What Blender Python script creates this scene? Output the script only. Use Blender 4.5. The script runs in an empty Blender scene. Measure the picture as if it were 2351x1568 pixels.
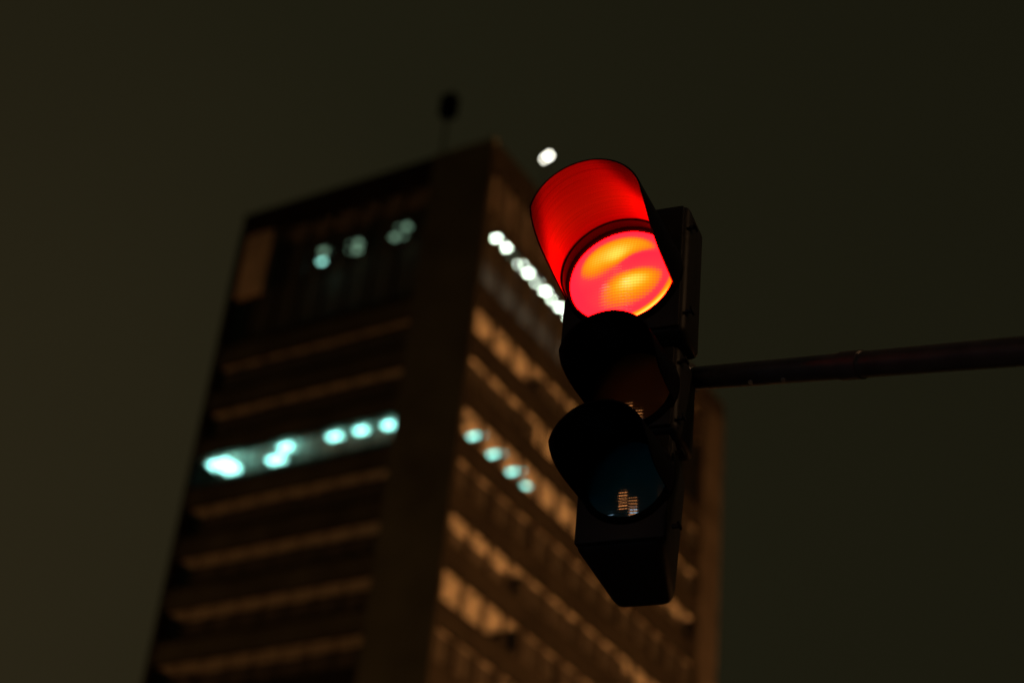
import bpy, bmesh, math, random
from math import sin, cos, pi, radians, atan2, hypot
from mathutils import Vector, Matrix
random.seed(7)
sc = bpy.context.scene
COL = sc.collection

# ------------------------------------------------------------------ camera
F_PX, W_PX, H_PX = 4000.0, 2351.0, 1568.0
PITCH, ROLL = radians(33.05), radians(6.3)
EYE = Vector((0, 0, 1.6))
fw = Vector((0, cos(PITCH), sin(PITCH)))
up0 = Vector((0, -sin(PITCH), cos(PITCH)))
x0 = Vector((1, 0, 0))
RT = cos(ROLL) * x0 + sin(ROLL) * up0
UP = -sin(ROLL) * x0 + cos(ROLL) * up0
cd = bpy.data.cameras.new('camera')
cam = bpy.data.objects.new('camera', cd)
COL.objects.link(cam)
m = Matrix((RT, UP, -fw)).transposed().to_4x4()
m.translation = EYE
cam.matrix_world = m
cd.sensor_width = 36.0
cd.lens = 36.0 * F_PX / W_PX
cd.clip_start = 0.05
cd.clip_end = 3000
cd.dof.use_dof = True
cd.dof.focus_distance = 4.42
cd.dof.aperture_fstop = 1.72
sc.camera = cam

def ray(px, py):
    return (RT * ((px - W_PX / 2) / F_PX) - UP * ((py - H_PX / 2) / F_PX) + fw)

# ------------------------------------------------------------------ world: light-polluted night sky
w = bpy.data.worlds.new('World'); sc.world = w; w.use_nodes = True
nt = w.node_tree; nt.nodes.clear()
wo = nt.nodes.new('ShaderNodeOutputWorld'); bg = nt.nodes.new('ShaderNodeBackground')
tc = nt.nodes.new('ShaderNodeTexCoord')
dp = nt.nodes.new('ShaderNodeVectorMath'); dp.operation = 'DOT_PRODUCT'
dp.inputs[1].default_value = Vector((-0.55, 0.8, 0.1)).normalized()     # the city centre's glow
rp = nt.nodes.new('ShaderNodeValToRGB')
rp.color_ramp.elements[0].position = 0.35; rp.color_ramp.elements[0].color = (0.0078, 0.0075, 0.0036, 1)
rp.color_ramp.elements[1].position = 1.0; rp.color_ramp.elements[1].color = (0.0240, 0.0185, 0.0084, 1)
e = rp.color_ramp.elements.new(0.74); e.color = (0.0116, 0.0106, 0.0049, 1)
nz = nt.nodes.new('ShaderNodeTexNoise'); nz.inputs['Scale'].default_value = 2.2; nz.inputs['Detail'].default_value = 3
mx = nt.nodes.new('ShaderNodeMath'); mx.operation = 'MULTIPLY_ADD'; mx.inputs[1].default_value = 0.30; mx.inputs[2].default_value = 0.85
nt.links.new(tc.outputs['Generated'], dp.inputs[0]); nt.links.new(dp.outputs['Value'], rp.inputs[0])
nt.links.new(tc.outputs['Generated'], nz.inputs['Vector']); nt.links.new(nz.outputs['Fac'], mx.inputs[0])
nt.links.new(rp.outputs['Color'], bg.inputs['Color']); nt.links.new(mx.outputs[0], bg.inputs['Strength'])
nt.links.new(bg.outputs[0], wo.inputs[0])

# weak sun lamp, added as a moon-like fill light
sd = bpy.data.lights.new('moonlike_fill', 'SUN'); sd.energy = 0.004; sd.angle = radians(10); sd.color = (0.8, 0.85, 1.0)
so = bpy.data.objects.new('moonlike_fill', sd); COL.objects.link(so); so.rotation_euler = (radians(35), 0, radians(120))

sc.view_settings.view_transform = 'Standard'; sc.view_settings.look = 'None'
sc.view_settings.exposure = 0; sc.view_settings.gamma = 1
sc.cycles.use_denoising = True
sc.cycles.sample_clamp_indirect = 4.0
sc.cycles.max_bounces = 8; sc.cycles.transparent_max_bounces = 16

# ------------------------------------------------------------------ helpers
def link(o, parent=None):
    COL.objects.link(o)
    if parent is not None:
        o.parent = parent
    return o

def empty(name, loc=(0, 0, 0), rz=0, label=None, cat=None, group=None, parent=None):
    o = bpy.data.objects.new(name, None); o.empty_display_size = 0.3
    o.location = loc; o.rotation_euler = (0, 0, rz)
    if label: o['label'] = label
    if cat: o['category'] = cat
    if group: o['group'] = group
    return link(o, parent)

def obj(name, bm_or_me, mat, parent=None, loc=None, rot=None, scale=None, smooth=False):
    if isinstance(bm_or_me, bmesh.types.BMesh):
        me = bpy.data.meshes.new(name)
        bmesh.ops.recalc_face_normals(bm_or_me, faces=bm_or_me.faces)
        bm_or_me.to_mesh(me); bm_or_me.free()
        me.materials.append(mat)
        if smooth:
            for p in me.polygons: p.use_smooth = True
            try: me.set_sharp_from_angle(angle=radians(40))
            except Exception: pass
    else:
        me = bm_or_me
    o = bpy.data.objects.new(name, me)
    if loc is not None: o.location = loc
    if rot is not None: o.rotation_euler = rot
    if scale is not None: o.scale = scale
    return link(o, parent)

def struct(o):
    o['kind'] = 'structure'; return o

def box(bm, x0, x1, y0, y1, z0, z1):
    vs = [bm.verts.new((x, y, z)) for x in (x0, x1) for y in (y0, y1) for z in (z0, z1)]
    for f in ((0, 1, 3, 2), (4, 6, 7, 5), (0, 4, 5, 1), (2, 3, 7, 6), (0, 2, 6, 4), (1, 5, 7, 3)):
        bm.faces.new([vs[i] for i in f])
    return bm

def boxes(*bs, bevel=0.0, seg=2):
    bm = bmesh.new()
    for b in bs: box(bm, *b)
    if bevel:
        bmesh.ops.bevel(bm, geom=bm.edges[:], offset=bevel, segments=seg, affect='EDGES', profile=0.5)
    return bm

def tube(bm, pts, radii, n=20, caps=True):
    pts = [Vector(p) for p in pts]; rings = []
    for i, p in enumerate(pts):
        a = pts[max(0, i - 1)]; b = pts[min(len(pts) - 1, i + 1)]
        d = (b - a).normalized()
        s = d.cross(Vector((0, 0, 1)) if abs(d.z) < 0.9 else Vector((0, 1, 0))).normalized(); t = s.cross(d)
        r = radii[i] if hasattr(radii, '__len__') else radii
        rings.append([bm.verts.new(p + r * (cos(2 * pi * k / n) * s + sin(2 * pi * k / n) * t)) for k in range(n)])
    for A, B in zip(rings, rings[1:]):
        for k in range(n):
            bm.faces.new((A[k], A[(k + 1) % n], B[(k + 1) % n], B[k]))
    if caps:
        bm.faces.new(rings[0][::-1]); bm.faces.new(rings[-1])
    return bm

def lathe(bm, prof, n=48, axis='z', close=False):
    """prof: (radius, height) pairs, turned about the axis (z up, or y: height runs along -y)."""
    rings = []
    for r, h in prof:
        ring = []
        for k in range(n):
            a = 2 * pi * k / n
            co = (r * cos(a), r * sin(a), h) if axis == 'z' else (r * cos(a), -h, r * sin(a))
            ring.append(bm.verts.new(co))
        rings.append(ring)
    for A, B in zip(rings, rings[1:]):
        for k in range(n):
            bm.faces.new((A[k], A[(k + 1) % n], B[(k + 1) % n], B[k]))
    if close:
        A, B = rings[-1], rings[0]
        for k in range(n):
            bm.faces.new((A[k], A[(k + 1) % n], B[(k + 1) % n], B[k]))
    else:
        bm.faces.new(rings[0][::-1]); bm.faces.new(rings[-1])
    return bm

# ------------------------------------------------------------------ materials
def mat(name, col, rough=0.6, metal=0.0, noise=None, bump=0.0, bscale=40.0, spec=0.5, var=0.25):
    mt = bpy.data.materials.new(name); mt.use_nodes = True
    t = mt.node_tree; b = t.nodes['Principled BSDF']
    b.inputs['Base Color'].default_value = (*col, 1); b.inputs['Roughness'].default_value = rough
    b.inputs['Metallic'].default_value = metal; b.inputs['Specular IOR Level'].default_value = spec
    if noise or bump:
        c = t.nodes.new('ShaderNodeTexCoord')
        n1 = t.nodes.new('ShaderNodeTexNoise'); n1.inputs['Scale'].default_value = noise or bscale; n1.inputs['Detail'].default_value = 6
        t.links.new(c.outputs['Object'], n1.inputs['Vector'])
        if noise:
            r = t.nodes.new('ShaderNodeValToRGB')
            r.color_ramp.elements[0].position = 0.3; r.color_ramp.elements[1].position = 0.7
            r.color_ramp.elements[0].color = (*[v * (1 - var) for v in col], 1)
            r.color_ramp.elements[1].color = (*[min(1, v * (1 + var)) for v in col], 1)
            t.links.new(n1.outputs['Fac'], r.inputs[0]); t.links.new(r.outputs[0], b.inputs['Base Color'])
        if bump:
            n2 = t.nodes.new('ShaderNodeTexNoise'); n2.inputs['Scale'].default_value = bscale; n2.inputs['Detail'].default_value = 4
            t.links.new(c.outputs['Object'], n2.inputs['Vector'])
            bp = t.nodes.new('ShaderNodeBump'); bp.inputs['Strength'].default_value = bump; bp.inputs['Distance'].default_value = 0.01
            t.links.new(n2.outputs['Fac'], bp.inputs['Height']); t.links.new(bp.outputs[0], b.inputs['Normal'])
    return mt

def emit(name, col, strength):
    mt = bpy.data.materials.new(name); mt.use_nodes = True
    t = mt.node_tree; t.nodes.clear()
    o = t.nodes.new('ShaderNodeOutputMaterial'); em = t.nodes.new('ShaderNodeEmission')
    em.inputs['Color'].default_value = (*col, 1); em.inputs['Strength'].default_value = strength
    t.links.new(em.outputs[0], o.inputs[0]); return mt

M = {}
M['asphalt'] = mat('asphalt', (0.05, 0.05, 0.05), 0.85, noise=3.0, bump=0.3, bscale=60)
M['paving'] = mat('paving', (0.075, 0.072, 0.068), 0.8, noise=2.0)
M['kerb'] = mat('kerbstone', (0.30, 0.29, 0.27), 0.8, noise=5.0)
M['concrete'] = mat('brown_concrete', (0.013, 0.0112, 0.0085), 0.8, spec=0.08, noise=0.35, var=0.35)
M['left_concrete_lifted'] = mat('lightened_concrete', (0.046, 0.048, 0.040), 0.8, spec=0.08, noise=0.35, var=0.35)  # left ledges: lighter copy of the concrete, makes up in colour for weak light
M['pillar'] = mat('dark_granite', (0.068, 0.076, 0.062), 0.8, spec=0.08, noise=0.25, var=0.3)
M['pier_stone'] = mat('pier_stone', (0.036, 0.031, 0.025), 0.75, noise=0.5, var=0.4, spec=0.1)
M['stone'] = mat('pale_stone', (0.38, 0.32, 0.25), 0.75, noise=0.4, var=0.3)
M['ceiling'] = mat('ceiling_tile', (0.74, 0.71, 0.65), 0.8, noise=0.5, var=0.12)
M['dark_ceiling'] = mat('dark_ceiling', (0.22, 0.20, 0.18), 0.8, noise=0.5)
M['inside'] = mat('interior_wall', (0.05, 0.045, 0.04), 0.8, noise=0.6)
M['carpet'] = mat('office_floor', (0.05, 0.05, 0.05), 0.9, noise=2.0)
M['mullion'] = mat('bronze_mullion', (0.022, 0.018, 0.014), 0.5, metal=0.3, noise=1.0)
M['roofing'] = mat('roofing', (0.06, 0.06, 0.06), 0.9, noise=1.0)
M['steel'] = mat('dark_painted_steel', (0.085, 0.085, 0.088), 0.30, metal=0.8, noise=14.0, bump=0.12, bscale=90)
M['housing'] = mat('black_polycarbonate', (0.004, 0.004, 0.004), 0.55, noise=9.0, bump=0.12, bscale=70, spec=0.12)
M['hood'] = mat('black_hood_plastic', (0.006, 0.0055, 0.0055), 0.55, noise=12.0, bump=0.06, bscale=50, spec=0.18)
M['gasket'] = mat('rubber_gasket', (0.0009, 0.0009, 0.0009), 0.9, noise=20, spec=0.02)
M['fluoro'] = emit('white_fluorescent', (0.80, 1.0, 0.86), 26.0)
M['fluoro_dim'] = emit('dim_fluorescent', (0.55, 1.0, 0.72), 0.62)
M['teal'] = emit('teal_fluorescent', (0.34, 1.0, 0.92), 5.5)
M['teal_dim'] = emit('dim_teal_fluorescent', (0.38, 1.0, 0.90), 4.0)
M['roof_lamp'] = emit('roof_lamp', (1.0, 0.97, 0.82), 14.0)
M['sodium'] = emit('sodium_panel', (1.0, 0.41, 0.125), 20500.0)

def glass_pane(name):
    mt = bpy.data.materials.new(name); mt.use_nodes = True
    t = mt.node_tree; t.nodes.clear()
    o = t.nodes.new('ShaderNodeOutputMaterial'); mixn = t.nodes.new('ShaderNodeMixShader')
    tr = t.nodes.new('ShaderNodeBsdfTransparent'); tr.inputs[0].default_value = (0.90, 0.89, 0.86, 1)
    gl = t.nodes.new('ShaderNodeBsdfGlossy'); gl.inputs['Roughness'].default_value = 0.03; gl.inputs[0].default_value = (0.9, 0.9, 0.9, 1)
    lw = t.nodes.new('ShaderNodeLayerWeight'); lw.inputs['Blend'].default_value = 0.5
    pw = t.nodes.new('ShaderNodeMath'); pw.operation = 'POWER'; pw.inputs[1].default_value = 5.0
    fr = t.nodes.new('ShaderNodeMath'); fr.operation = 'MULTIPLY_ADD'; fr.inputs[1].default_value = 0.95; fr.inputs[2].default_value = 0.045
    t.links.new(lw.outputs['Facing'], pw.inputs[0]); t.links.new(pw.outputs[0], fr.inputs[0])
    t.links.new(fr.outputs[0], mixn.inputs[0]); t.links.new(tr.outputs[0], mixn.inputs[1]); t.links.new(gl.outputs[0], mixn.inputs[2])
    t.links.new(mixn.outputs[0], o.inputs[0]); return mt
M['glass'] = glass_pane('window_glass')

# ------------------------------------------------------------------ ground, street
struct(obj('ground', boxes((-900, 900, -900, 900, -0.5, 0.0)), M['paving']))
K_D = 86.4
kd = ray(1060, 920); kaz = atan2(kd.x, kd.y)
KX, KY = K_D * sin(kaz), K_D * cos(kaz)
YAW = radians(-33.8)
dLx, dLy = cos(YAW), sin(YAW)              # out of the tower's street face
dRx, dRy = -sin(YAW), cos(YAW)             # along the tower's street face
def tw(x, y, z=0.0):                        # tower frame -> world
    return Vector((KX + x * dLx + y * dRx, KY + x * dLy + y * dRy, z))

def strip(name, pts, z0, z1, mt):
    bm = bmesh.new()
    A = [bm.verts.new((p[0], p[1], z0)) for p in pts]; B = [bm.verts.new((p[0], p[1], z1)) for p in pts]
    bm.faces.new(A[::-1]); bm.faces.new(B)
    n = len(pts)
    for i in range(n): bm.faces.new((A[i], A[(i + 1) % n], B[(i + 1) % n], B[i]))
    return struct(obj(name, bm, mt))
strip('road', [tw(8, -160), tw(22, -160), tw(22, 200), tw(8, 200)], -0.3, 0.004, M['asphalt'])
strip('kerb', [tw(7.7, -160), tw(8, -160), tw(8, 200), tw(7.7, 200)], -0.2, 0.13, M['kerb'])
strip('kerb', [tw(22, -160), tw(22.3, -160), tw(22.3, 200), tw(22, 200)], -0.2, 0.13, M['kerb'])
strip('crossing_road', [tw(-160, -24), tw(7.7, -24), tw(7.7, -12), tw(-160, -12)], -0.3, 0.004, M['asphalt'])

# ------------------------------------------------------------------ the tower
PIT = 3.485
def zr(u): return 1.6 + (u - 1.6) * 1.44
LINE0 = zr(42.55)
TOPW, LEN, WID, PILL, ROOF = 73.0, 35.0, 20.2, 4.6, zr(51.2)
tower = empty('office_tower', (KX, KY, 0), YAW, 'dark brown office tower with ledged facades and scattered lit windows behind the signal', 'building')
lines = [LINE0 + k * PIT for k in (-6, -5, -4, -3, -2, -1, 0)]       # window heads in view
CROWN_H = LINE0 + 3 * PIT
SP = 1.25                                    # spandrel height
REC = 0.24                                   # recess of the glazing
BR, NBR, R0 = 2.25, 14, 0.33                 # bays of the street face
BL, NBL, L0 = 1.90, 8, PILL + 0.05

# lower storeys (below the view), pillar, pier, roof
low_top = lines[0] - PIT + SP
obj('lower_storeys', boxes((-WID + 0.5, -0.5, 0.5, LEN - 0.5, 0, low_top - 0.004)), M['inside'], tower)
nlow = int((low_top - SP) / PIT)
for k in range(nlow + 1):
    z = lines[0] - PIT * (k + 1)
    if z < 1: break
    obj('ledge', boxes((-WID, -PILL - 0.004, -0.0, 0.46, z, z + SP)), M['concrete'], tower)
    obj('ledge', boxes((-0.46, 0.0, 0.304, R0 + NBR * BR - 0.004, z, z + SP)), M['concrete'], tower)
obj('corner_pillar', boxes((-PILL, 0.06, -0.06, 0.30, 0, ROOF - 0.5), bevel=0.03), M['pillar'], tower)
obj('pillar_shade_cover', boxes((0.062, 0.08, -0.06, 0.31, 0, ROOF - 0.504)), M['concrete'], tower)  # dark sheet added over the pillar's bright side to stand in for shade
obj('end_pier', boxes((-0.6, 0.05, R0 + NBR * BR, LEN, 0, CROWN_H + 0.4), bevel=0.03), M['pier_stone'], tower)
obj('edge_pier', boxes((-WID - 0.05, -WID + 0.42, -0.05, 0.5, 0, CROWN_H + 0.4), bevel=0.03), M['concrete'], tower)
obj('side_wall', boxes((-WID, -0.6, LEN - 0.35, LEN, 0, ROOF - 0.6)), M['concrete'], tower)
obj('rear_wall', boxes((-WID, -WID + 0.35, 0.5, LEN - 0.35, 0, ROOF - 0.6)), M['concrete'], tower)
obj('core', boxes((-15, -6.0, 6.5, 29, 0, ROOF - 0.65)), M['inside'], tower)
obj('roof', boxes((-WID + 0.2, -0.2, 0.2, LEN - 0.2, ROOF - 0.6, ROOF - 0.35)), M['roofing'], tower)
# parapet above the crown's window heads
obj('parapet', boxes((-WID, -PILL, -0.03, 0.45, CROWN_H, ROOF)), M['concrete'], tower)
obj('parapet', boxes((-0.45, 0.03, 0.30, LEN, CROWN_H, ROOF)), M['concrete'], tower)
obj('pillar_cap', boxes((-PILL + 0.004, 0.10, -0.10, 0.296, ROOF - 0.5, ROOF + 0.05), bevel=0.03), M['pillar'], tower)

# shared piece meshes (unit sized, scaled)
def shared(name, bm, mt):
    me = bpy.data.meshes.new(name); bmesh.ops.recalc_face_normals(bm, faces=bm.faces); bm.to_mesh(me); bm.free(); me.materials.append(mt); return me
ub = lambda: boxes((-0.5, 0.5, -0.5, 0.5, -0.5, 0.5))
ME = {k: shared(k, ub(), M[v]) for k, v in dict(mullion='mullion', ceiling='ceiling', back_wall='inside', floor_slab='carpet', pane='glass', frame_rail='mullion', pier='pier_stone').items()}
def fitting(key, lamp):
    me = shared(key, ub(), M['mullion']); me.materials.append(M[lamp])
    for p in me.polygons:
        if p.normal.z < -0.9: p.material_index = 1
    return me
ME['teal_open'] = shared('teal_open', ub(), M['teal'])
for k_ in ('fluoro', 'fluoro_dim', 'teal', 'teal_dim'): ME[k_] = fitting(k_, k_)
def under(child, par):
    child.parent = par; child.matrix_parent_inverse = par.matrix_basis.inverted(); return child
def piece(name, key, x0, x1, y0, y1, z0, z1, parent):
    return obj(name, ME[key], None, parent, ((x0 + x1) / 2, (y0 + y1) / 2, (z0 + z1) / 2), None, (abs(x1 - x0), abs(y1 - y0), abs(z1 - z0)))

def room_depth_right(r, b):
    """depth of the ceiling seen behind each window: open rooms read as tall cream cells, partitioned ones as thin strips."""
    if r == 6: return 3.0 if b < 4 else (0.55 if b < 8 else 0.35)
    if r == 5: return 0.50 if b < 4 else (2.6 if b < 6 else 0.45)
    if r == 4: return 2.6 if b < 8 else 1.0
    if r == 3: return 0.32
    if r == 2: return 1.15 if b < 4 else (0.45 if b < 10 else 1.2)
    if r == 1: return 3.0 if b < 4 else 0.35
    if r == 0: return 0.35 if b < 6 else (2.2 if b < 9 else 0.4)
    return 0.8

for r, zl in enumerate(lines):
    zs = zl - PIT + SP                       # sill
    # right (street) face
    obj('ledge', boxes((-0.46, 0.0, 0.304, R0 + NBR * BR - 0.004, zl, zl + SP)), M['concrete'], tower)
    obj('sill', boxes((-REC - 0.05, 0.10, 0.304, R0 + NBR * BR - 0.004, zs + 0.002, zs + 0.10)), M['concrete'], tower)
    for b in range(NBR):
        y0 = R0 + b * BR; y1 = y0 + BR
        d = room_depth_right(r, b)
        if r != 4 or b > 5: d *= random.uniform(0.85, 1.15)
        piece('ceiling', 'ceiling', -REC - d, -REC - 0.004, y0 + 0.005, y1 - 0.005, zl + 0.01, zl + 0.06, tower)
        piece('back_wall', 'back_wall', -REC - d - 0.1, -REC - d, y0, y1, zs, zl + 0.06, tower)
        wn = piece('window', 'mullion', -REC - 0.02, -0.05, y0 - 0.16, y0 + 0.16, zs + 0.10, zl + 0.004, tower)
        under(obj('pane', ME['pane'], None, tower, (-REC, (y0 + y1) / 2, (zs + zl) / 2 + 0.05), None, (0.012, BR - 0.31, zl - zs - 0.1)), wn)
        under(piece('frame_rail', 'frame_rail', -REC - 0.03, -REC + 0.05, y0 + 0.16, y1 - 0.16, zs + 0.10, zs + 0.16, tower), wn)
    # left face
    obj('ledge', boxes((-WID + 0.42, -PILL - 0.004, 0.0, 0.46, zl, zl + SP)), M['left_concrete_lifted'], tower)
    obj('sill', boxes((-WID + 0.42, -PILL - 0.004, -0.10, REC + 0.05, zs + 0.002, zs + 0.10)), M['concrete'], tower)
    for b in range(NBL):
        xa = -(L0 + b * BL); xb = xa - BL
        d = 2.4 if r == 4 else (0.6 + 0.16 * (6 - r)) * random.uniform(0.9, 1.1)
        piece('ceiling', 'ceiling', xb + 0.005, xa - 0.005, REC + 0.004, REC + d, zl + 0.01, zl + 0.06, tower)
        piece('back_wall', 'back_wall', xb, xa, REC + d, REC + d + 0.1, zs, zl + 0.06, tower)
        wn = piece('window', 'mullion', xb - 0.05, xb + 0.05, REC - 0.07, REC + 0.02, zs + 0.10, zl + 0.004, tower)
        under(obj('pane', ME['pane'], None, tower, ((xa + xb) / 2, REC, (zs + zl) / 2 + 0.05), None, (BL - 0.13, 0.012, zl - zs - 0.1)), wn)
        under(piece('frame_rail', 'frame_rail', xb + 0.07, xa - 0.07, REC - 0.05, REC + 0.03, zs + 0.10, zs + 0.16, tower), wn)

# ---- ceiling lights seen through the glass
def light_right(u_s, u_z, key, back=0.9, w=0.25, l=1.2, h=0.08):
    """u_s, u_z measured on the facade plane; the fitting hangs 'back' metres behind the glass."""
    y = u_s * 1.44; z = zr(u_z)
    P = tw(0, y, z); d = (P - EYE)
    k = ((-(REC + back)) * 1.0) / (d.x * dLx + d.y * dLy)
    Q = P + d * k
    lx = (Q.x - KX) * dLx + (Q.y - KY) * dLy; ly = (Q.x - KX) * dRx + (Q.y - KY) * dRy
    return piece('ceiling_light', key, lx - l / 2, lx + l / 2, ly - w / 2, ly + w / 2, Q.z - h / 2, Q.z + h / 2, tower)
def light_left(u_s, u_z, key, back=0.9, w=0.3, l=1.0, h=0.08):
    x = -u_s * 1.44; z = zr(u_z)
    P = tw(x, 0, z); d = (P - EYE)
    k = (REC + back) / (d.x * dRx + d.y * dRy)
    Q = P + d * k
    lx = (Q.x - KX) * dLx + (Q.y - KY) * dLy; ly = (Q.x - KX) * dRx + (Q.y - KY) * dRy
    return piece('ceiling_light', key, lx - l / 2, lx + l / 2, ly - w / 2, ly + w / 2, Q.z - h / 2, Q.z + h / 2, tower)
for s in (1.0, 2.55, 4.1): light_right(s, 36.45, 'teal', 0.75, 0.36, 1.7)
light_right(5.35, 36.45, 'teal_dim', 1.2, 0.5, 0.5)
light_right(19.6, 41.3, 'teal_dim', 0.6, 0.6, 0.3)
light_right(19.6, 36.2, 'teal_dim', 0.6, 0.6, 0.3)
for u_, z_, b_, w_, l_ in ((3.45, 37.15, .12, .42, .70), (4.85, 37.2, .12, .36, .75), (6.2, 37.2, .12, .36, .85),
                           (8.7, 37.2, .12, .5, .9), (9.15, 36.7, .15, .5, 1.1), (12.25, 37.1, .12, .7, 1.5), (11.6, 36.75, .15, .7, 1.2)):
    light_left(u_, z_, 'teal_open', b_, w_, l_, 0.14)

# ---- crown storey: tall glazing between stone fins, lit hall on the street side
zc0 = lines[-1] + SP
obj('crown_floor', boxes((-WID + 0.42, -0.5, 0.5, LEN - 0.4, zc0 - 0.3, zc0 - 0.05)), M['carpet'], tower)
obj('crown_ceiling', boxes((-WID + 0.5, -REC - 0.01, REC + 0.06, LEN - 0.4, CROWN_H + 0.01, CROWN_H + 0.2)), M['dark_ceiling'], tower)
obj('crown_sill', boxes((-0.46, 0.06, 0.304, R0 + NBR * BR - 0.004, zc0 + 0.002, zc0 + 0.25)), M['concrete'], tower)
obj('crown_sill', boxes((-WID + 0.42, -PILL - 0.004, -0.06, 0.46, zc0 + 0.002, zc0 + 0.25)), M['concrete'], tower)
for b in range(NBR):
    y0 = R0 + b * BR
    piece('crown_fin', 'pier', -REC, 0.02, y0 + 0.95, y0 + 1.35, zr(47.3), CROWN_H + 0.004, tower)
    piece('crown_mullion', 'mullion', -REC - 0.05, -0.12, y0 - 0.12, y0 + 0.12, zc0 + 0.25, CROWN_H + 0.004, tower)
    obj('pane', ME['pane'], None, tower, (-REC - 0.03, y0 + BR / 2, (zc0 + 0.25 + CROWN_H) / 2), None, (0.012, BR - 0.23, CROWN_H - zc0 - 0.25))
    piece('back_wall', 'back_wall', -2.6, -2.5, y0, y0 + BR, zc0, CROWN_H + 0.01, tower)
for b in range(NBL):
    xa = -(L0 + b * BL); xb = xa - BL
    piece('crown_mullion', 'mullion', xb - 0.12, xb + 0.12, 0.12, REC + 0.05, zc0 + 0.25, CROWN_H + 0.004, tower)
    obj('pane', ME['pane'], None, tower, ((xa + xb) / 2, REC + 0.03, (zc0 + 0.25 + CROWN_H) / 2), None, (BL - 0.23, 0.012, CROWN_H - zc0 - 0.25))
    piece('back_wall', 'back_wall', xb, xa, 1.9, 2.0, zc0, CROWN_H + 0.01, tower)
obj('stone_panel', boxes((-13.6 * 1.44, -12.0 * 1.44, -0.02, 0.38, zr(46.2), CROWN_H - 0.01), bevel=0.04), M['stone'], tower)
for u, wd in ((1.05, .35), (1.80, .62), (2.42, .25), (3.15, .62), (3.85, .45), (4.65, .45), (5.35, .42), (6.05, .42), (6.75, .4), (7.6, .45), (8.6, .5), (9.7, .5)):
    light_right(u, 46.5, 'fluoro' if wd > .3 else 'fluoro_dim', 0.5, wd * 0.60, 0.45, 0.3)
light_left(4.3, 47.7, 'fluoro_dim', 0.6, 0.5, 0.9, 0.4); light_left(4.55, 47.2, 'fluoro_dim', 0.7, 0.5, 1.0, 0.25)
light_left(6.9, 47.6, 'fluoro_dim', 0.7, 0.5, 0.9, 0.5); light_left(6.9, 47.1, 'fluoro_dim', 0.7, 0.5, 0.9, 0.2)
light_left(8.6, 47.6, 'fluoro_dim', 0.7, 0.5, 0.8, 0.3); light_left(8.6, 47.0, 'teal_dim', 0.5, 0.3, 0.8, 0.2)

# ------------------------------------------------------------------ things on the roof
def on_plane(px, py, c, nx, ny):
    """where the pixel's ray meets the vertical plane nx*x + ny*y = c of the tower frame."""
    d = ray(px, py)
    a = lambda v: nx * (v.x * dLx + v.y * dLy) + ny * (v.x * dRx + v.y * dRy)
    return EYE + d * ((c - a(EYE - Vector((KX, KY, 0)))) / a(d))
mp = on_plane(1031, 245, 0.9, 0, 1); mast_top = mp.z; mp.z = ROOF - 0.35
mast = empty('roof_mast', mp, YAW, 'thin dark mast with a bulky box on top, standing on the tower roof', 'mast')
zt = mast_top - mp.z
bm = bmesh.new(); tube(bm, [(0, 0, 0), (0, 0, zt)], 0.09, 12); obj('pole', bm, M['steel'], mast)
obj('base_plate', boxes((-0.3, 0.3, -0.3, 0.3, 0, 0.05)), M['steel'], mast)
bm = boxes((-0.55, 0.55, -0.45, 0.45, zt - 0.9, zt + 0.9), bevel=0.15); obj('equipment_box', bm, M['gasket'], mast)
# lamp on a pole on the street side of the roof
lp = on_plane(1256, 362, -0.7, 1, 0); lamp_top = lp.z; lp.z = ROOF - 0.35
rl = empty('roof_lamp', lp, YAW, 'twin white lamp on a short pole at the edge of the tower roof', 'lamp')
zt = lamp_top - lp.z
bm = bmesh.new(); tube(bm, [(0, 0, 0), (0, 0, zt)], 0.07, 12); obj('pole', bm, M['steel'], rl)
obj('base_plate', boxes((-0.25, 0.25, -0.25, 0.25, 0, 0.05)), M['steel'], rl)
for sx, sz in ((-0.16, -0.10), (0.16, 0.12)):
    bm = bmesh.new(); lathe(bm, [(0.01, -0.13), (0.07, -0.12), (0.115, -0.06), (0.125, 0.0), (0.115, 0.06), (0.07, 0.115), (0.01, 0.125)], 20)
    obj('globe', bm, M['roof_lamp'], rl, (sx, -0.0, zt + sz), smooth=True)
obj('cross_arm', boxes((-0.24, 0.24, -0.03, 0.03, zt - 0.24, zt - 0.16)), M['steel'], rl)

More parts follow.
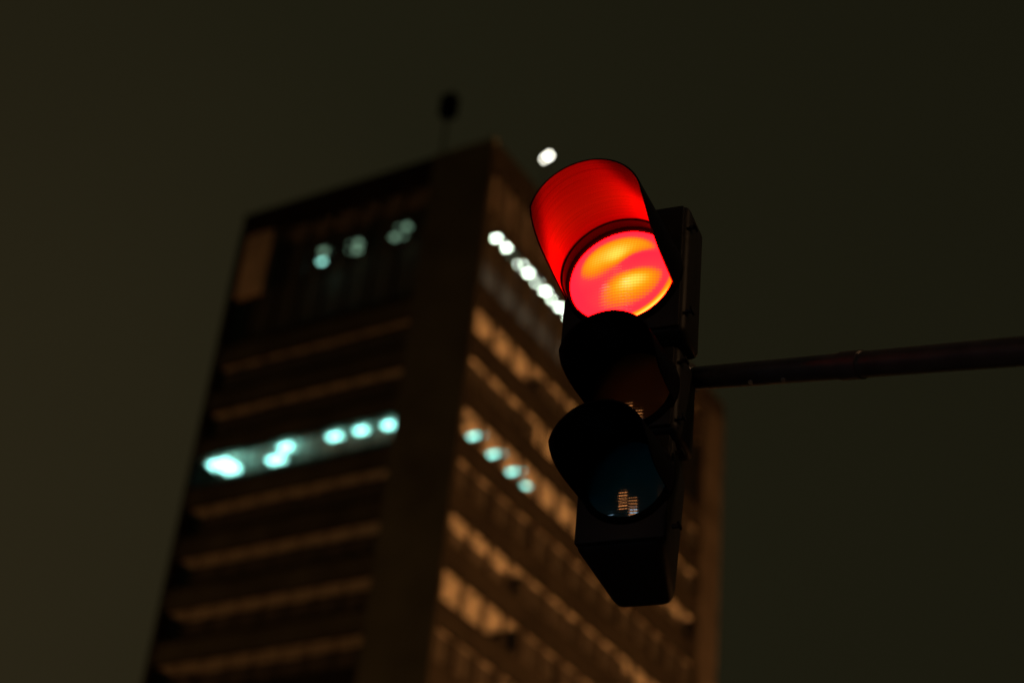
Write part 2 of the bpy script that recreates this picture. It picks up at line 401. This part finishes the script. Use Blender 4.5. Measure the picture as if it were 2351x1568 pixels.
# ------------------------------------------------------------------ sodium floodlights on masts, aimed at the tower
M['sodium_weak'] = emit('weak_sodium_panel', (1.0, 0.42, 0.13), 2900.0)
def floodlight(x, y, aim, label, key='sodium', h=8.5, group='floodlights across the road'):
    """aim: point of the tower frame that the lamp faces."""
    P = tw(x, y, 0); n = (tw(*aim) - tw(x, y, h)).normalized()
    o = empty('floodlight_mast', P, 0, label, 'floodlight', group)
    bm = bmesh.new(); lathe(bm, [(0.22, 0), (0.22, 0.12), (0.16, 0.2), (0.11, 0.9), (0.07, h - 0.5), (0.06, h - 0.2)], 20); obj('post', bm, M['steel'], o, smooth=True)
    q = n.to_track_quat('Y', 'Z').to_euler()
    hb = boxes((-0.58, 0.58, -0.30, 0.0, -0.36, 0.36))
    for vv in hb.verts:
        if vv.co.y < -0.2: vv.co.x *= 0.6; vv.co.z *= 0.5
    obj('lamp_housing', hb, M['steel'], o, (0, 0, h + 0.15), q)
    obj('lamp_glass', boxes((-0.5, 0.5, 0.002, 0.012, -0.3, 0.3)), M[key], o, (0, 0, h + 0.15), q)
    obj('visor', boxes((-0.58, 0.58, 0.0, 0.16, 0.362, 0.372), (-0.58, 0.58, 0.0, 0.16, -0.372, -0.362), (-0.592, -0.582, 0.0, 0.16, -0.372, 0.372), (0.582, 0.592, 0.0, 0.16, -0.372, 0.372)), M['steel'], o, (0, 0, h + 0.15), q)
    obj('base_plate', boxes((-0.3, 0.3, -0.3, 0.3, 0, 0.03)), M['steel'], o)
    return o
for y in (10, 30):
    floodlight(52, y, (0, 6 if y < 20 else 16, 55), 'sodium floodlight across the road on the mast ' + ('nearer to the crossing road' if y < 20 else 'farther from the crossing road'))
floodlight(-26, -52, (-12, 0, 34), 'weaker sodium floodlight on a steel mast by the crossing road', 'sodium_weak', group=None)

# ordinary street lamp by the photographer: a cut-off lantern that lights the pavement
M['lantern'] = emit('street_lantern', (1.0, 0.55, 0.26), 1500.0)
def street_lamp(P, h, reach, az, label):
    o = empty('street_lamp', P, az, label, 'street lamp')
    bm = bmesh.new(); lathe(bm, [(0.16, 0), (0.16, 0.1), (0.11, 0.2), (0.09, 1.2), (0.06, h - 0.6), (0.055, h - 0.5)], 20); obj('post', bm, M['steel'], o, smooth=True)
    bm = bmesh.new(); tube(bm, [(0, 0, h - 0.6), (0, 0.15, h - 0.2), (0, 0.5, h + 0.02), (0, reach, h + 0.1)], 0.04, 14); obj('bracket_arm', bm, M['steel'], o, smooth=True)
    obj('lantern_head', boxes((-0.16, 0.16, reach - 0.1, reach + 0.65, h + 0.0, h + 0.16), bevel=0.04), M['steel'], o, smooth=True)
    obj('lantern_glass', boxes((-0.11, 0.11, reach, reach + 0.55, h - 0.015, h - 0.004)), M['lantern'], o)
    obj('base_plate', boxes((-0.2, 0.2, -0.2, 0.2, 0, 0.03)), M['steel'], o)
street_lamp((9.5, -1.5, 0), 8.6, 1.6, radians(80), 'tall street lamp with a cut-off lantern over the pavement beside the signal')

# ------------------------------------------------------------------ traffic light
PSI = radians(24)
d = ray(1430, 637).normalized()
RC = EYE + d * 4.6                                  # centre of the red lens
sig = empty('traffic_light', (RC.x, RC.y, RC.z), -PSI, 'black three-lamp traffic light with its large red lamp lit, hung from the steel arm', 'traffic light')
# local frame: x image right, y back, z up; origin at the red lens centre

def lens_mesh(R, bulge, n=56, rings=14):
    bm = bmesh.new(); prev = None
    c = bm.verts.new((0, -bulge, 0))
    for i in range(1, rings + 1):
        r = R * i / rings; yy = -bulge * (1 - (i / rings) ** 2)
        ring = [bm.verts.new((r * cos(2 * pi * k / n), yy, r * sin(2 * pi * k / n))) for k in range(n)]
        for k in range(n):
            if prev is None: bm.faces.new((c, ring[k], ring[(k + 1) % n]))
            else: bm.faces.new((prev[k], ring[k], ring[(k + 1) % n], prev[(k + 1) % n]))
        prev = ring
    back = [bm.verts.new((v.co.x, 0.02, v.co.z)) for v in prev]
    for k in range(n): bm.faces.new((prev[k], back[k], back[(k + 1) % n], prev[(k + 1) % n]))
    bm.faces.new(back[::-1])
    return bm

def hood_mesh(Rb, Rf, L, th=0.004, a_back=113, a_front=80, n=64, m=16, tilt=0.0):
    """half-tunnel visor; wraps +-a degrees around the top, thickness th."""
    bm = bmesh.new(); S = []
    for side in (0, 1):
        g = []
        for i in range(m + 1):
            t = i / m
            R = Rb + (Rf - Rb) * t - (th if side else 0)
            a = radians(a_back + (a_front - a_back) * (0.35 * t + 0.65 * t ** 5))
            y = -L * t; dz = -tan_t * L * t if (tan_t := math.tan(tilt)) else 0.0
            g.append([bm.verts.new((R * sin(-a + 2 * a * k / n), y, R * cos(-a + 2 * a * k / n) + dz)) for k in range(n + 1)])
        S.append(g)
    for g in S:
        for i in range(m):
            for k in range(n): bm.faces.new((g[i][k], g[i][k + 1], g[i + 1][k + 1], g[i + 1][k]))
    A, B = S
    for k in range(n):
        bm.faces.new((A[0][k], B[0][k], B[0][k + 1], A[0][k + 1])); bm.faces.new((A[m][k], A[m][k + 1], B[m][k + 1], B[m][k]))
    for i in range(m):
        bm.faces.new((A[i][0], A[i + 1][0], B[i + 1][0], B[i][0])); bm.faces.new((A[i][n], B[i][n], B[i + 1][n], A[i + 1][n]))
    return bm

# lit red lens: the lamp's image through a prismatic lens
def red_lens_mat():
    mt = bpy.data.materials.new('lit_red_lens'); mt.use_nodes = True
    t = mt.node_tree; t.nodes.clear(); N = t.nodes.new; Lk = t.links.new
    out = N('ShaderNodeOutputMaterial'); add = N('ShaderNodeAddShader')
    em = N('ShaderNodeEmission'); gl = N('ShaderNodeBsdfGlossy'); gl.inputs['Roughness'].default_value = 0.12; gl.inputs[0].default_value = (0.05, 0.05, 0.05, 1)
    tc = N('ShaderNodeTexCoord'); sp = N('ShaderNodeSeparateXYZ'); Lk(tc.outputs['Object'], sp.inputs[0])
    def math_(op, a, b=None, c=None, clamp=False):
        n = N('ShaderNodeMath'); n.operation = op; n.use_clamp = clamp
        for i, v in enumerate((a, b, c)):
            if v is None: continue
            if isinstance(v, (int, float)): n.inputs[i].default_value = v
            else: Lk(v, n.inputs[i])
        return n.outputs[0]
    X, Z = sp.outputs['X'], sp.outputs['Z']
    def blob(cx, cz, rx, rz, ang=0.0, soft=1.0):
        dx = math_('SUBTRACT', X, cx); dz = math_('SUBTRACT', Z, cz)
        ca, sa = cos(ang), sin(ang)
        u = math_('ADD', math_('MULTIPLY', dx, ca / rx), math_('MULTIPLY', dz, sa / rx))
        v = math_('ADD', math_('MULTIPLY', dx, -sa / rz), math_('MULTIPLY', dz, ca / rz))
        q = math_('ADD', math_('MULTIPLY', u, u), math_('MULTIPLY', v, v))
        return math_('POWER', math.e, math_('MULTIPLY', q, -soft))
    # u right, v up, in metres about the lens centre
    arc = blob(0.000, 0.078, 0.118, 0.062, 0.10)
    cut = blob(0.060, 0.030, 0.058, 0.026, 0.15)
    hot1 = blob(-0.010, 0.050, 0.032, 0.030, 0.5)
    hot2 = blob(0.036, -0.034, 0.052, 0.024, 0.30)
    low = blob(0.034, -0.058, 0.100, 0.050, 0.40)
    rr = math_('SQRT', math_('ADD', math_('MULTIPLY', X, X), math_('MULTIPLY', Z, Z)))
    dr = math_('MULTIPLY', math_('SUBTRACT', rr, 0.140), 1 / 0.009)
    rim = math_('MULTIPLY', math_('POWER', math.e, math_('MULTIPLY', math_('MULTIPLY', dr, dr), -1.0)), blob(0.084, -0.112, 0.095, 0.095))
    g = math_('SUBTRACT', math_('MULTIPLY', arc, 0.66), math_('MULTIPLY', cut, 0.60), clamp=True)
    g = math_('ADD', g, math_('MULTIPLY', hot1, 0.42))
    g = math_('ADD', g, math_('MULTIPLY', blob(-0.075, 0.030, 0.045, 0.050), 0.34))
    g = math_('ADD', g, math_('MULTIPLY', hot2, 0.56))
    g = math_('ADD', g, math_('MULTIPLY', low, 0.50))
    g = math_('MULTIPLY', g, math_('MULTIPLY', math_('SUBTRACT', 0.143, rr), 1 / 0.034, clamp=True))
    # prism ribs
    wv = N('ShaderNodeTexWave'); wv.wave_type = 'BANDS'; wv.bands_direction = 'Z'; wv.inputs['Scale'].default_value = 38; wv.inputs['Distortion'].default_value = 0.6
    wx = N('ShaderNodeTexWave'); wx.wave_type = 'BANDS'; wx.bands_direction = 'X'; wx.inputs['Scale'].default_value = 38
    Lk(tc.outputs['Object'], wv.inputs['Vector']); Lk(tc.outputs['Object'], wx.inputs['Vector'])
    rib = math_('MULTIPLY_ADD', wv.outputs['Fac'], 0.26, 0.83)
    rib2 = math_('MULTIPLY_ADD', wx.outputs['Fac'], 0.10, 0.93)
    g = math_('MULTIPLY', math_('MULTIPLY', g, rib), rib2)
    g = math_('ADD', g, math_('MULTIPLY', rim, 1.1))
    cr = N('ShaderNodeValToRGB'); Lk(g, cr.inputs[0]); el = cr.color_ramp.elements
    el[0].position = 0.0; el[0].color = (1.0, 0.024, 0.060, 1)
    el[1].position = 1.0; el[1].color = (1.0, 0.86, 0.10, 1)
    for p, c in ((0.20, (1.0, 0.045, 0.062, 1)), (0.34, (1.0, 0.20, 0.008, 1)), (0.60, (1.0, 0.40, 0.006, 1))):
        k = el.new(p); k.color = c
    # red far above white level, green and blue as the film sees them
    vm = N('ShaderNodeVectorMath'); vm.operation = 'MULTIPLY'; vm.inputs[1].default_value = (66.0, 1.0, 1.0)
    Lk(cr.outputs[0], vm.inputs[0]); Lk(vm.outputs[0], em.inputs['Color']); em.inputs['Strength'].default_value = 1.0
    Lk(em.outputs[0], add.inputs[0]); Lk(gl.outputs[0], add.inputs[1]); Lk(add.outputs[0], out.inputs[0])
    bp = N('ShaderNodeBump'); bp.inputs['Strength'].default_value = 0.35; bp.inputs['Distance'].default_value = 0.003
    Lk(wv.outputs['Fac'], bp.inputs['Height']); Lk(bp.outputs[0], gl.inputs['Normal'])
    return mt
M['red_lens'] = red_lens_mat()

def dark_lens(name, col):
    mt = mat(name, col, 0.07, spec=0.6)
    t = mt.node_tree; b = t.nodes['Principled BSDF']
    c = t.nodes.new('ShaderNodeTexCoord')
    wv = t.nodes.new('ShaderNodeTexWave'); wv.bands_direction = 'Z'; wv.inputs['Scale'].default_value = 42
    bp = t.nodes.new('ShaderNodeBump'); bp.inputs['Strength'].default_value = 0.10; bp.inputs['Distance'].default_value = 0.0015
    t.links.new(c.outputs['Object'], wv.inputs['Vector']); t.links.new(wv.outputs['Fac'], bp.inputs['Height']); t.links.new(bp.outputs[0], b.inputs['Normal'])
    return mt
M['amber_lens'] = dark_lens('unlit_amber_lens', (0.075, 0.022, 0.003))
M['green_lens'] = dark_lens('unlit_green_lens', (0.002, 0.040, 0.056))

# hood plastic: fine turning marks that run round the tunnel, and dust
def hood_mat():
    mt = bpy.data.materials.new('black_hood_plastic'); mt.use_nodes = True
    t = mt.node_tree; b = t.nodes['Principled BSDF']; N = t.nodes.new; Lk = t.links.new
    c = N('ShaderNodeTexCoord'); mp_ = N('ShaderNodeMapping'); mp_.inputs['Scale'].default_value = (5, 90, 5)
    n1 = N('ShaderNodeTexNoise'); n1.inputs['Scale'].default_value = 1.0; n1.inputs['Detail'].default_value = 4; n1.inputs['Distortion'].default_value = 0.4
    n2 = N('ShaderNodeTexNoise'); n2.inputs['Scale'].default_value = 9.0; n2.inputs['Detail'].default_value = 3
    Lk(c.outputs['Object'], mp_.inputs[0]); Lk(mp_.outputs[0], n1.inputs['Vector']); Lk(c.outputs['Object'], n2.inputs['Vector'])
    r = N('ShaderNodeValToRGB'); r.color_ramp.elements[0].position = 0.32; r.color_ramp.elements[1].position = 0.68
    r.color_ramp.elements[0].color = (0.0010, 0.0007, 0.0016, 1); r.color_ramp.elements[1].color = (0.0020, 0.0013, 0.0032, 1)
    Lk(n2.outputs['Fac'], r.inputs[0]); Lk(r.outputs[0], b.inputs['Base Color'])
    bp_ = N('ShaderNodeBump'); bp_.inputs['Strength'].default_value = 0.16; bp_.inputs['Distance'].default_value = 0.004
    Lk(n1.outputs['Fac'], bp_.inputs['Height']); Lk(bp_.outputs[0], b.inputs['Normal'])
    b.inputs['Roughness'].default_value = 0.36; b.inputs['Specular IOR Level'].default_value = 0.03
    return mt
M['hood'] = hood_mat()
def section(cx, cy, cz, R, half_w, z_top, z_bot, depth, hoodL, lens_mat, tilt, bevel=0.02, hx=0.0, taper=1.0, drop=0.0, bulge=0.15, hoodF=1.0):
    """one lamp section; (cx,cy,cz) is the lens centre."""
    hb = boxes((cx - half_w + hx, cx + half_w + hx, cy + 0.012, cy + 0.012 + depth, z_bot, z_top))
    for vv in hb.verts:                                # the case narrows towards its back
        if vv.co.y > cy + depth * 0.5:
            vv.co.x = cx + hx + (vv.co.x - cx - hx) * taper
            if vv.co.z < (z_bot + z_top) / 2: vv.co.z -= drop
        if drop and vv.co.z < (z_bot + z_top) / 2: vv.co.x = cx + hx + (vv.co.x - cx - hx) * 0.90 - 0.008
    bmesh.ops.bevel(hb, geom=hb.edges[:], offset=bevel, segments=3, affect='EDGES', profile=0.5)
    sec = obj('housing', hb, M['housing'], sig, smooth=True)
    obj('door', boxes((cx - half_w + hx + 0.012, cx + half_w + hx - 0.012, cy + 0.0, cy + 0.03, z_bot + 0.012, z_top - 0.012), bevel=0.006), M['housing'], sec, smooth=True)
    bm = bmesh.new(); lathe(bm, [(R, -0.01), (R + 0.002, 0.012), (R + 0.008, 0.016), (R + 0.014, 0.012), (R + 0.017, 0.0), (R + 0.017, -0.01)], 64, 'y', close=True)
    obj('bezel', bm, M['gasket'], sec, (cx, cy, cz), smooth=True)
    ln = obj('lens', lens_mesh(R + 0.001, R * bulge), lens_mat, sec, (cx, cy - 0.004, cz), smooth=True)
    hd = obj('hood', hood_mesh(R + 0.018, (R + 0.018) * hoodF, hoodL, tilt=tilt), M['hood'], sec, (cx, cy - 0.004, cz), smooth=True)
    obj('hood_gasket', hood_mesh(R + 0.0135, R + 0.0125, 0.042, a_back=112, a_front=104), M['gasket'], sec, (cx, cy - 0.004, cz), smooth=True)
    for sz in (-1, 1):
        zz = (z_top + z_bot) / 2 + sz * (z_top - z_bot) * 0.33
        bm = bmesh.new(); tube(bm, [(cx + hx + half_w - 0.004, cy + 0.03, zz), (cx + hx + half_w + 0.014, cy + 0.03, zz)], 0.006, 10)
        box(bm, cx + hx + half_w + 0.012, cx + hx + half_w + 0.017, cy + 0.014, cy + 0.046, zz - 0.004, zz + 0.004)
        obj('latch', bm, M['housing'], sec)
    return ln, hd
l1, h1 = section(0, 0, 0, 0.144, 0.170, 0.225, -0.185, 0.15, 0.315, M['red_lens'], radians(1), bulge=0.22, hoodF=0.93)
l1['label'] = 'glowing red lens with orange hot spots'
l2, h2 = section(0.030, 0.05, -0.320, 0.105, 0.128, -0.188, -0.447, 0.17, 0.222, M['amber_lens'], radians(8), hx=-0.012)
l2['label'] = 'unlit amber lens'
l3, h3 = section(0.030, 0.05, -0.585, 0.105, 0.128, -0.450, -0.760, 0.25, 0.235, M['green_lens'], radians(8), hx=-0.012, taper=0.68, drop=0.055, bevel=0.03)
l3['label'] = 'unlit blue green lens'

# ------------------------------------------------------------------ pole and arm that carry it
A0 = EYE + ray(1600, 868).normalized() * 4.62
A1 = EYE + ray(2351, 806).normalized() * 4.02
v = (A1 - A0)
PA = A0 - v.normalized() * 0.10
PE = A0 + v * 2.6
base = Vector((PE.x, PE.y, 0))
pole = empty('signal_pole', base, 0, 'dark steel pole with a long straight arm holding the traffic light', 'pole')
L_ = lambda p: Vector(p) - base
bm = bmesh.new(); tube(bm, [L_(PA), L_(A0), L_(A1), L_(PE)], [0.031, 0.031, 0.034, 0.040], 32); obj('arm', bm, M['steel'], pole, smooth=True)
bm = bmesh.new(); lathe(bm, [(0.11, 0.0), (0.10, 1.0), (0.085, PE.z + 0.5), (0.06, PE.z + 0.53), (0.01, PE.z + 0.55)], 28); obj('post', bm, M['steel'], pole, smooth=True)
obj('base_plate', boxes((-0.22, 0.22, -0.22, 0.22, 0, 0.03)), M['steel'], pole)
bm = bmesh.new(); tube(bm, [L_(PE) - v.normalized() * 0.22, L_(PE) + v.normalized() * 0.12], 0.065, 24); obj('collar', bm, M['steel'], pole, smooth=True)
for tq, rr_ in ((0.52, 0.0358),):
    c_ = L_(A0 + v * tq)
    bm = bmesh.new(); tube(bm, [c_ - v.normalized() * 0.03, c_ + v.normalized() * 0.03], rr_, 28); obj('joint_collar', bm, M['steel'], pole, smooth=True)
M['glint_metal'] = mat('bright_glint_metal', (0.55, 0.54, 0.52), 0.35, metal=0.9, noise=30)  # pale metal of bolts added to stand in for glints under the arm
for tq in (0.19, 0.30):
    c_ = L_(A0 + v * tq) - Vector((0, 0.012, 0.0285))
    bm = bmesh.new(); tube(bm, [c_ + Vector((0, 0, 0.006)), c_ - Vector((0, 0, 0.007))], 0.009, 6); obj('glint_bolt', bm, M['glint_metal'], pole)
# clamp between arm and housing
bm = bmesh.new(); tube(bm, [L_(PA), L_(A0) - v.normalized() * 0.02], 0.040, 24); obj('clamp', bm, M['steel'], pole, smooth=True)

# ------------------------------------------------------------------ the shop behind the photographer, seen only in the lenses
AZ = radians(-146)
sn = Vector((sin(AZ), cos(AZ), 0))
S0 = Vector((RC.x, RC.y, 0)) + sn * 15
shop = empty('corner_shop', S0, -AZ, 'three storey corner shop with warm lit upper windows and bluish display windows', 'building')
# local frame: x along the facade, y away from the traffic light
M['render_wall'] = mat('rendered_wall', (0.20, 0.18, 0.15), 0.85, noise=0.8)
M['warm_window'] = emit('warm_lit_window', (1.0, 0.36, 0.10), 14.0)
M['blue_window'] = emit('bluish_lit_window', (0.42, 0.74, 1.0), 12.0)
obj('wall', boxes((-8, 8, 0.0, 9, 0, 9.6)), M['render_wall'], shop)
obj('cornice', boxes((-8.2, 8.2, -0.25, 9.2, 9.602, 9.95), bevel=0.05), M['kerb'], shop)
obj('fascia', boxes((-7.6, 7.6, -0.12, -0.003, 3.1, 3.45)), M['steel'], shop)
def shop_window(u0, u1, z0, z1, nx, nz, lit):
    f = obj('window', boxes((u0 - 0.08, u1 + 0.08, -0.05, -0.003, z0 - 0.08, z1 + 0.08)), M['steel'], shop)
    du, dz = (u1 - u0) / nx, (z1 - z0) / nz
    for i in range(nx):
        for j in range(nz):
            obj('pane', boxes((u0 + i * du + 0.09, u0 + (i + 1) * du - 0.09, -0.07, -0.048, z0 + j * dz + 0.05, z0 + (j + 1) * dz - 0.05)), M[lit], f)
shop_window(1.1, 3.0, 5.5, 6.7, 3, 1, 'warm_window')
shop_window(-1.0, 0.8, 3.7, 5.0, 4, 2, 'warm_window')
shop_window(-1.0, 0.6, 1.6, 2.9, 2, 1, 'blue_window')
shop_window(4.2, 5.8, 1.3, 2.4, 2, 1, 'blue_window')
obj('door', boxes((2.0, 3.0, -0.06, -0.003, 0, 2.3)), M['steel'], shop)
